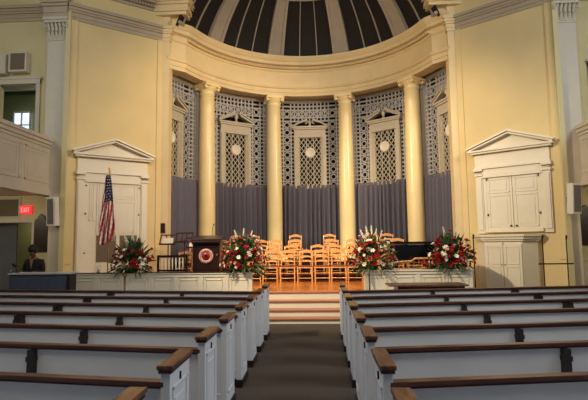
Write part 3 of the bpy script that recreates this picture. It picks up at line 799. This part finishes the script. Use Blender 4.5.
# communion table
o = thing('communion_table', 'low dark wooden table before the right stage front', 'table', (2.43, 9.85, 0))
b = MB(); b.box(-.78, .78, -.3, .3, .81, .84); b.build('tabletop', 'wood', o, bevel=.006)
b = MB(); b.box(-.6, .72, -.24, .24, .7, .81); b.build('apron', 'mahog', o)
for x in (-.58, .68):
    for y in (-.21, .21): MB().tube([(x, y, 0), (x, y, .3), (x, y, .55), (x, y, .72)], [.025, .035, .025, .035], 10).build('leg', 'mahog', o)

# microphone stands / rail
def stand(x, y, h, label, z=SZ):
    o = thing('microphone_stand', label, 'microphone stand', (x, y, z), 0, 'black stands right of the flowers')
    MB().tube([(0, 0, .0), (0, 0, h)], .014, 8).build('pole', 'metal', o)
    MB().lathe([(0, 0), (.13, 0), (.13, .02), (.03, .03), (0, .05)], 20).build('base', 'metal', o)
    MB().tube([(0, 0, h), (0, -.03, h+.1)], [.018, .022], 8).build('microphone', 'metal', o)
stand(3.9, 11.3, 1.75, 'black microphone stand right of the bright red flowers', 0)
stand(5.55, 11.45, 1.72, 'black upright stand by the bowed cabinet, left one of the pair', 0)
o = thing('microphone_stand', 'black upright stand by the right pilaster, right one of the pair', 'microphone stand', (6.1, 11.45, 0), 0, 'black stands right of the flowers')
MB().tube([(0, 0, 0), (0, 0, 1.72)], .014, 8).build('pole', 'metal', o); MB().lathe([(0, 0), (.13, 0), (.13, .02), (.03, .03), (0, .05)], 20).build('base', 'metal', o); MB().tube([(0, 0, 1.7), (0, -.03, 1.8)], [.018, .022], 8).build('microphone', 'metal', o)
tag(MB().bar((5.4, 11.38, 1.14), (6.2, 11.38, 1.14), .03, .03).build('cross_bar', 'metal'), 'black horizontal bar joining the two stands by the right wall', 'bar')
tag(MB().tube([(1.41, 10.93, 1.06), (1.4, 10.92, .8), (1.41, 10.93, .02)], .012, 8).build('cable', 'metal'), 'black cable hanging down the front panel beside the steps', 'cable')

# ------------------------------------------------------------------ flag
o = thing('flag_on_pole', 'american flag hanging furled on a gold-tipped pole left on the stage', 'flag', (-5.08, 11.75, SZ))
MB().tube([(0, 0, 0), (0, 0, 3.0)], .014, 10).build('pole', 'brass', o)
MB().lathe([(0, 3.0), (.02, 3.0), (.03, 3.03), (.015, 3.05), (.035, 3.09), (.0, 3.17)], 12).build('finial', 'brass', o)
MB().lathe([(0, 0), (.15, 0), (.15, .03), (.05, .06), (.02, .12), (0, .12)], 24).build('base', 'brass', o)
vs = []; fs = []; na, nb = 65, 40
def fp(a, t):   # a across 0..1, t down 0..1
    w = .12+.32*min(1, t*1.3)**.9; off = -.02+.04*t
    fold = sin(a*pi*7+.8*t)*.045*(.4+t*.7)
    x = off+(a-.5)*w+.02*sin(a*14+2*t)*t-.06*(1-abs(t-.6))*t; y = -.04+fold-.03*t
    return (x, y, 2.92-1.62*t-.13*t*(1-a)*(-1 if False else 1)-.12*abs(sin(a*5))*t*t*.6)
b = MB()
for j in range(nb+1):
    for i in range(na+1): vs.append(fp(i/na, j/nb))
o2 = len(b.v); b.v += [Vector(v) for v in vs]
for j in range(nb):
    for i in range(na):
        q = j*(na+1)+i; a, t = (i+.5)/na, (j+.5)/nb
        m = 2 if (t < .4 and a > .3-.2*(1-t/.4)) else (0 if (a*8+t*3.2) % 1 < .58 else 1)
        b.f.append([q, q+1, q+na+2, q+na+1]); b.sm.append(True); b.mi.append(m)
cl = b.build('flag_cloth', ['fred', 'fwhite', 'fblue'], o); m_ = cl.modifiers.new('s', 'SOLIDIFY'); m_.thickness = .004
b = MB(); rr = random.Random(2)
for j in range(9):
    for i in range(4):
        a = .38+.17*i+(.08 if j % 2 else 0); t = .03+.043*j
        if a > .98: continue
        p = Vector(fp(a, t)); p.y -= .012
        pts = []
        for k in range(10): r = .021 if k % 2 == 0 else .009; pts.append((p.x+r*sin(k*pi/5), p.y, p.z+r*cos(k*pi/5)))
        b.add(pts+[tuple(p+Vector((0, -.002, 0)))], [(k, (k+1) % 10, 10) for k in range(10)])
b.build('stars', 'fwhite', cl)
# small white lily stem object by the pole foot is part of no group
o = thing('candle_lamp', 'small pale lamp on the stage front beside the flag foot', 'lamp', (-5.0, 11.08, PT))
MB().lathe([(0, 0), (.05, 0), (.03, .03), (.012, .05), (.012, .1)], 14).build('stem', 'brass', o); MB().lathe([(.05, .08), (.045, .12), (.02, .19), (0, .2)], 14).build('shade', 'white', o)

# ------------------------------------------------------------------ wall things
def plaque(x, label):
    o = thing('memorial_plaque', label, 'plaque', (x, 12.9, 1.55))
    w = .2; pts = [(-w, 0), (w, 0), (w, .85), (w*.6, .9), (w*.5, 1.0), (0, 1.07), (-w*.5, 1.0), (-w*.6, .9), (-w, .85)]
    T = Matrix(((1, 0, 0, 0), (0, 0, 1, 0), (0, 1, 0, 0), (0, 0, 0, 1)))
    MB().prism(pts, -.05, 0, T).build('board', 'plaque', o, bevel=.008)
    b = MB()
    for i in range(9): b.box(-.14, .14, -.055, -.05, .1+.08*i, .115+.08*i)
    b.build('raised_lines', 'mahog', o)
plaque(-7.53, 'dark arched wall plaque right of the exit sign'); plaque(7.36, 'dark arched wall plaque under the right gallery')
for sd in (-1, 1):
    o = thing('wall_speaker', 'white slim wall speaker on the %s pilaster, under the gallery end' % SD[sd], 'speaker', (-6.93 if sd < 0 else 6.78, 12.42 if sd < 0 else 12.3, 2.25 if sd < 0 else 2.35), -.25*sd*-1)
    T = Matrix.Rotation(.06, 4, 'X')
    MB().box(-.13, .13, -.1, .1, 0, .78, T).build('cabinet', 'spk', o, bevel=.01); MB().box(-.09, .11, -.108, -.1, .05, .73, T).build('grille', 'grille', o); MB().box(-.03, .03, .08, .2, .3, .45).build('bracket', 'metal', o)
for x, w, z, lb in ((-8.32, .27, 6.72, 'framed dark-fronted speaker box above the upper left opening'), (-8.93, .25, 6.68, 'pale speaker box at the left picture edge above the opening')):
    o = thing('box_speaker', lb, 'speaker', (x, 12.9, z))
    MB().box(-w, w, -.2, 0, 0, .6).build('cabinet', 'trim', o, bevel=.01); MB().box(-w+.07, w-.05, -.21, -.2, .06, .54).build('grille', 'vent' if w > .26 else 'trim', o)
o = thing('exit_sign', 'lit red EXIT sign on the wall above the left doorway', 'sign', (-7.98, 12.9, 2.62))
MB().box(-.17, .17, -.06, 0, 0, .23).build('housing', 'exit', o)
b = MB(); lw = .014
def lb_(x0, z0, x1, z1): b.bar((x0, -.062, z0), (x1, -.062, z1), lw, .01)
for x0, L_ in ((-.13, 'E'), (-.06, 'X'), (.015, 'I'), (.05, 'T')):
    z0, z1, w = .05, .18, .05
    if L_ == 'E': lb_(x0, z0, x0, z1); [lb_(x0, z, x0+w, z) for z in (z0+.005, .115, z1-.005)]
    if L_ == 'X': lb_(x0, z0, x0+w, z1); lb_(x0, z1, x0+w, z0)
    if L_ == 'I': lb_(x0, z0, x0, z1)
    if L_ == 'T': lb_(x0+w/2, z0, x0+w/2, z1); lb_(x0-.005, z1-.005, x0+w+.01, z1-.005)
b.build('letters', 'exitw', o)
o = thing('wall_vent', 'square brown louvred vent on the wall left of the exit sign', 'vent', (-8.5, 12.9, 2.5))
MB().box(-.34, .34, -.03, 0, 0, .6).build('frame', 'trim', o)
b = MB(); b.box(-.28, .28, -.035, -.03, .06, .54)
for i in range(12): b.box(-.28, .28, -.05, -.035, .07+.04*i, .085+.04*i)
b.build('louvres', 'vent', o)

# desk
o = thing('sound_desk', 'slate blue covered desk with pale top in front of the person', 'desk', (-5.98, 10.35, 0))
b = MB(); b.box(-.64, .7, -.12, .12, 0, 1.08)
for i in range(3): b.box(-.6+.43*i, -.6+.43*i+.4, -.13, -.12, .12, 1.0)
b.build('body', 'desk', o); MB().box(-.66, .74, -.16, .3, 1.08, 1.115).build('desk_top', 'desktop', o, bevel=.006)
MB().box(.7, .76, -.16, .12, 0, 1.079).build('end_post', 'dark', o)
o = thing('desk_lamp', 'black bent desk lamp at the left end of the blue desk', 'lamp', (-6.55, 10.4, 1.116))
MB().lathe([(0, 0), (.05, 0), (.05, .015), (0, .02)], 14).build('base', 'metal', o); MB().tube([(0, 0, .01), (-.03, 0, .08), (-.09, 0, .17)], .01, 6).build('arm', 'metal', o); MB().tube([(-.13, 0, .2), (-.05, 0, .14)], [.02, .04], 10).build('lamp_shade', 'metal', o)

# ------------------------------------------------------------------ person (skin modifier chains)
def skinned(name, verts, edges, mt, parent, roots=(0,), sub=2):
    me = bpy.data.meshes.new(name); me.from_pydata([v[:3] for v in verts], edges, []); me.materials.append(M[mt])
    o = bpy.data.objects.new(name, me); COL.objects.link(o); o.parent = parent
    if not me.skin_vertices: me.attributes  # layer is made below
    o.modifiers.new('skin', 'SKIN')
    if not me.skin_vertices:
        bpy.context.view_layer.objects.active = o; bpy.ops.mesh.customdata_skin_add()
    sv = me.skin_vertices[0].data
    for i, v in enumerate(verts):
        r = v[3]; sv[i].radius = (r, v[4] if len(v) > 4 else r); sv[i].use_root = i in roots
    o.modifiers['skin'].use_smooth_shade = True
    s = o.modifiers.new('sub', 'SUBSURF'); s.levels = sub; s.render_levels = sub
    return o
o = thing('person', 'person in black jacket with head bowed behind the slate blue desk', 'person', (-6.5, 10.95, -.03), 0)
V = []; E_ = []
def ch(pts, start=None):
    prev = start
    for p in pts:
        V.append(p); i = len(V)-1
        if prev is not None: E_.append((prev, i))
        prev = i
    return prev
pel = ch([(0, 0, .96, .13, .1)]); chest = ch([(0, .0, 1.15, .12, .09), (0, -.01, 1.33, .15, .1)], pel)
neck = ch([(0, -.03, 1.46, .055), (0, -.06, 1.52, .052)], chest); ch([(0, -.09, 1.57, .075, .085), (0, -.1, 1.65, .085, .095)], neck)
hands = []
for s_ in (-1, 1):
    ch([(s_*.17, 0, 1.38, .055), (s_*.23, -.03, 1.14, .042), (s_*.16, -.25, 1.14, .028), (s_*.14, -.33, 1.135, .026, .018)], chest)
    ch([(s_*.1, 0, .85, .09), (s_*.11, 0, .5, .06), (s_*.12, .02, .1, .04), (s_*.12, -.12, .04, .035)], pel)
roots = [0]
for s_ in (-1, 1):
    for q, (dx, ln) in enumerate(((-.024, .06), (-.008, .072), (.008, .068), (.024, .052))):
        x = s_*.14+dx; roots.append(len(V)); ch([(x, -.345, 1.137, .009), (x+dx*.2, -.345-ln*.5, 1.145, .009), (x+dx*.3, -.345-ln, 1.13, .0075)])
    roots.append(len(V)); ch([(s_*.14-s_*.02, -.32, 1.135, .01), (s_*.14-s_*.045, -.345, 1.135, .01), (s_*.14-s_*.055, -.375, 1.13, .008)])
skinned('body', V, E_, 'skin', o, roots)
bodyV = V
V = []; E_ = []
pel = ch([(0, 0, .92, .17, .12)]); w1 = ch([(0, 0, 1.1, .155, .12), (0, -.01, 1.33, .18, .12)], pel); ch([(0, -.02, 1.43, .09, .08)], w1)
for s_ in (-1, 1): ch([(s_*.18, 0, 1.38, .07), (s_*.24, -.03, 1.13, .056), (s_*.17, -.24, 1.145, .042)], w1)
skinned('jacket', V, E_, 'suit', o)
V = []; E_ = []
pel = ch([(0, 0, .95, .14, .11)])
for s_ in (-1, 1): ch([(s_*.1, 0, .82, .1), (s_*.11, 0, .5, .075), (s_*.12, .02, .1, .06)], pel)
skinned('trousers', V, E_, 'suit', o)
for s_ in (-1, 1): MB().sphere((s_*.12, -.06, .045), (.05, .14, .045)).build('shoe', 'metal', o)
TH = Matrix.Translation((0, -.1, 1.63)) @ Matrix.Rotation(.6, 4, 'X')
b = MB(); b.sphere((0, .03, .035), (.1, .115, .105), 20, 12, TH); b.sphere((0, .07, -.04), (.085, .07, .08), 16, 10, TH)
for s_ in (-1, 1): b.sphere((s_*.075, .02, .0), (.025, .06, .06), 10, 8, TH)
b.build('hair', 'hair', o)
MB().add([(0, -.095, .0), (-.016, -.09, -.045), (.016, -.09, -.045), (0, -.125, -.04), (0, -.09, -.052)], [(0, 1, 3), (0, 3, 2), (1, 4, 3), (3, 4, 2)], TH, True).build('nose', 'skin', o)
for s_ in (-1, 1):
    MB().sphere((s_*.032, -.09, -.005), (.014, .008, .008), 8, 6, TH).build('eye', 'eye', o); MB().sphere((s_*.09, .01, -.02), (.012, .025, .032), 8, 6, TH).build('ear', 'skin', o)
MB().sphere((0, -.088, -.07), (.026, .01, .008), 10, 6, TH).build('mouth', 'shirt', o)
MB().add([(-.045, -.125, 1.42), (.045, -.125, 1.42), (0, -.14, 1.2), (0, -.1, 1.44)], [(0, 2, 1), (0, 1, 3)]).build('shirt', 'shirt', o)

# ------------------------------------------------------------------ lights
def spot(loc, tgt, e, col, ang=60, r=.15, blend=.6):
    l = bpy.data.lights.new('spot', 'SPOT'); l.energy = e; l.color = col; l.spot_size = radians(ang); l.spot_blend = blend; l.shadow_soft_size = r
    o = bpy.data.objects.new('stage_spot', l); COL.objects.link(o); o.location = loc; o.rotation_euler = (Vector(tgt)-Vector(loc)).to_track_quat('-Z', 'Y').to_euler()
def area(loc, tgt, e, col, sx, sy):
    l = bpy.data.lights.new('area', 'AREA'); l.energy = e; l.color = col; l.shape = 'RECTANGLE'; l.size = sx; l.size_y = sy
    o = bpy.data.objects.new('window_light', l); COL.objects.link(o); o.location = loc; o.rotation_euler = (Vector(tgt)-Vector(loc)).to_track_quat('-Z', 'Y').to_euler()  # cool side pair stands for window daylight; the others are added fill
warm = (1, .74, .44); warm2 = (1, .8, .54); cool = (.8, .88, 1)
spot((-6.6, 6, 7.2), (2.8, 13.5, 1.8), 4000, warm2, 54)
spot((6.9, 8, 7.4), (-2, 15.5, 3.5), 2300, warm, 58)
spot((1.2, 9.5, 9.5), (.2, 14.0, .6), 3200, warm, 46)
spot((0, 6, 8), (0, 17, 5), 900, warm, 80)
area((-9.8, 4, 8.8), (1, 5, .5), 330, cool, 6, 3)
area((9.8, 4, 8.8), (-1, 5, .5), 650, cool, 6, 3)
for sx in (-1, 1):
    area((8.6*sx, 10.8, 3.05), (8.2*sx, 12.9, 1.8), 20, (1, .85, .6), 1, 1)  # weak warm fill added under the gallery, no fitting modelled there
    area((8.6*sx, 14.0, 2.7), (8.4*sx, 14.2, 0), 7, (1, .9, .6), .6, .6)  # dim fill added to light the corridor behind the doorway
    area((9.5*sx, 15.4, 7.6), (9.5*sx, 16.5, 5), 45, (.85, .95, 1), 1, 1)  # added fill that lifts the room behind the upper opening
area((0, 1, 9), (0, 13, 4), 290, (1, .86, .66), 6, 4)  # broad warm frontal fill, added high over the nave
W = bpy.data.worlds.new('World'); S.world = W; W.use_nodes = True
W.node_tree.nodes['Background'].inputs[0].default_value = (.75, .8, 1, 1); W.node_tree.nodes['Background'].inputs[1].default_value = .1

# ------------------------------------------------------------------ camera
psi, p, rho = .0505, .0915, .013
f = Vector((-sin(psi)*cos(p), cos(psi)*cos(p), sin(p))); r = Vector((cos(psi), sin(psi), 0)); u = r.cross(f)
c, s = cos(rho), sin(rho); R_ = c*r-s*u; U_ = s*r+c*u
cd = bpy.data.cameras.new('Camera'); cd.sensor_width = 36; cd.lens = 470/588*36; cd.clip_start = .05
co = bpy.data.objects.new('Camera', cd); COL.objects.link(co)
co.matrix_world = Matrix(((R_.x, U_.x, -f.x, .26), (R_.y, U_.y, -f.y, 0), (R_.z, U_.z, -f.z, 1.7), (0, 0, 0, 1)))
S.camera = co
S.view_settings.view_transform = 'Standard'; S.view_settings.look = 'None'; S.view_settings.gamma = 1; S.view_settings.use_curve_mapping = False
S.view_settings.exposure = .2
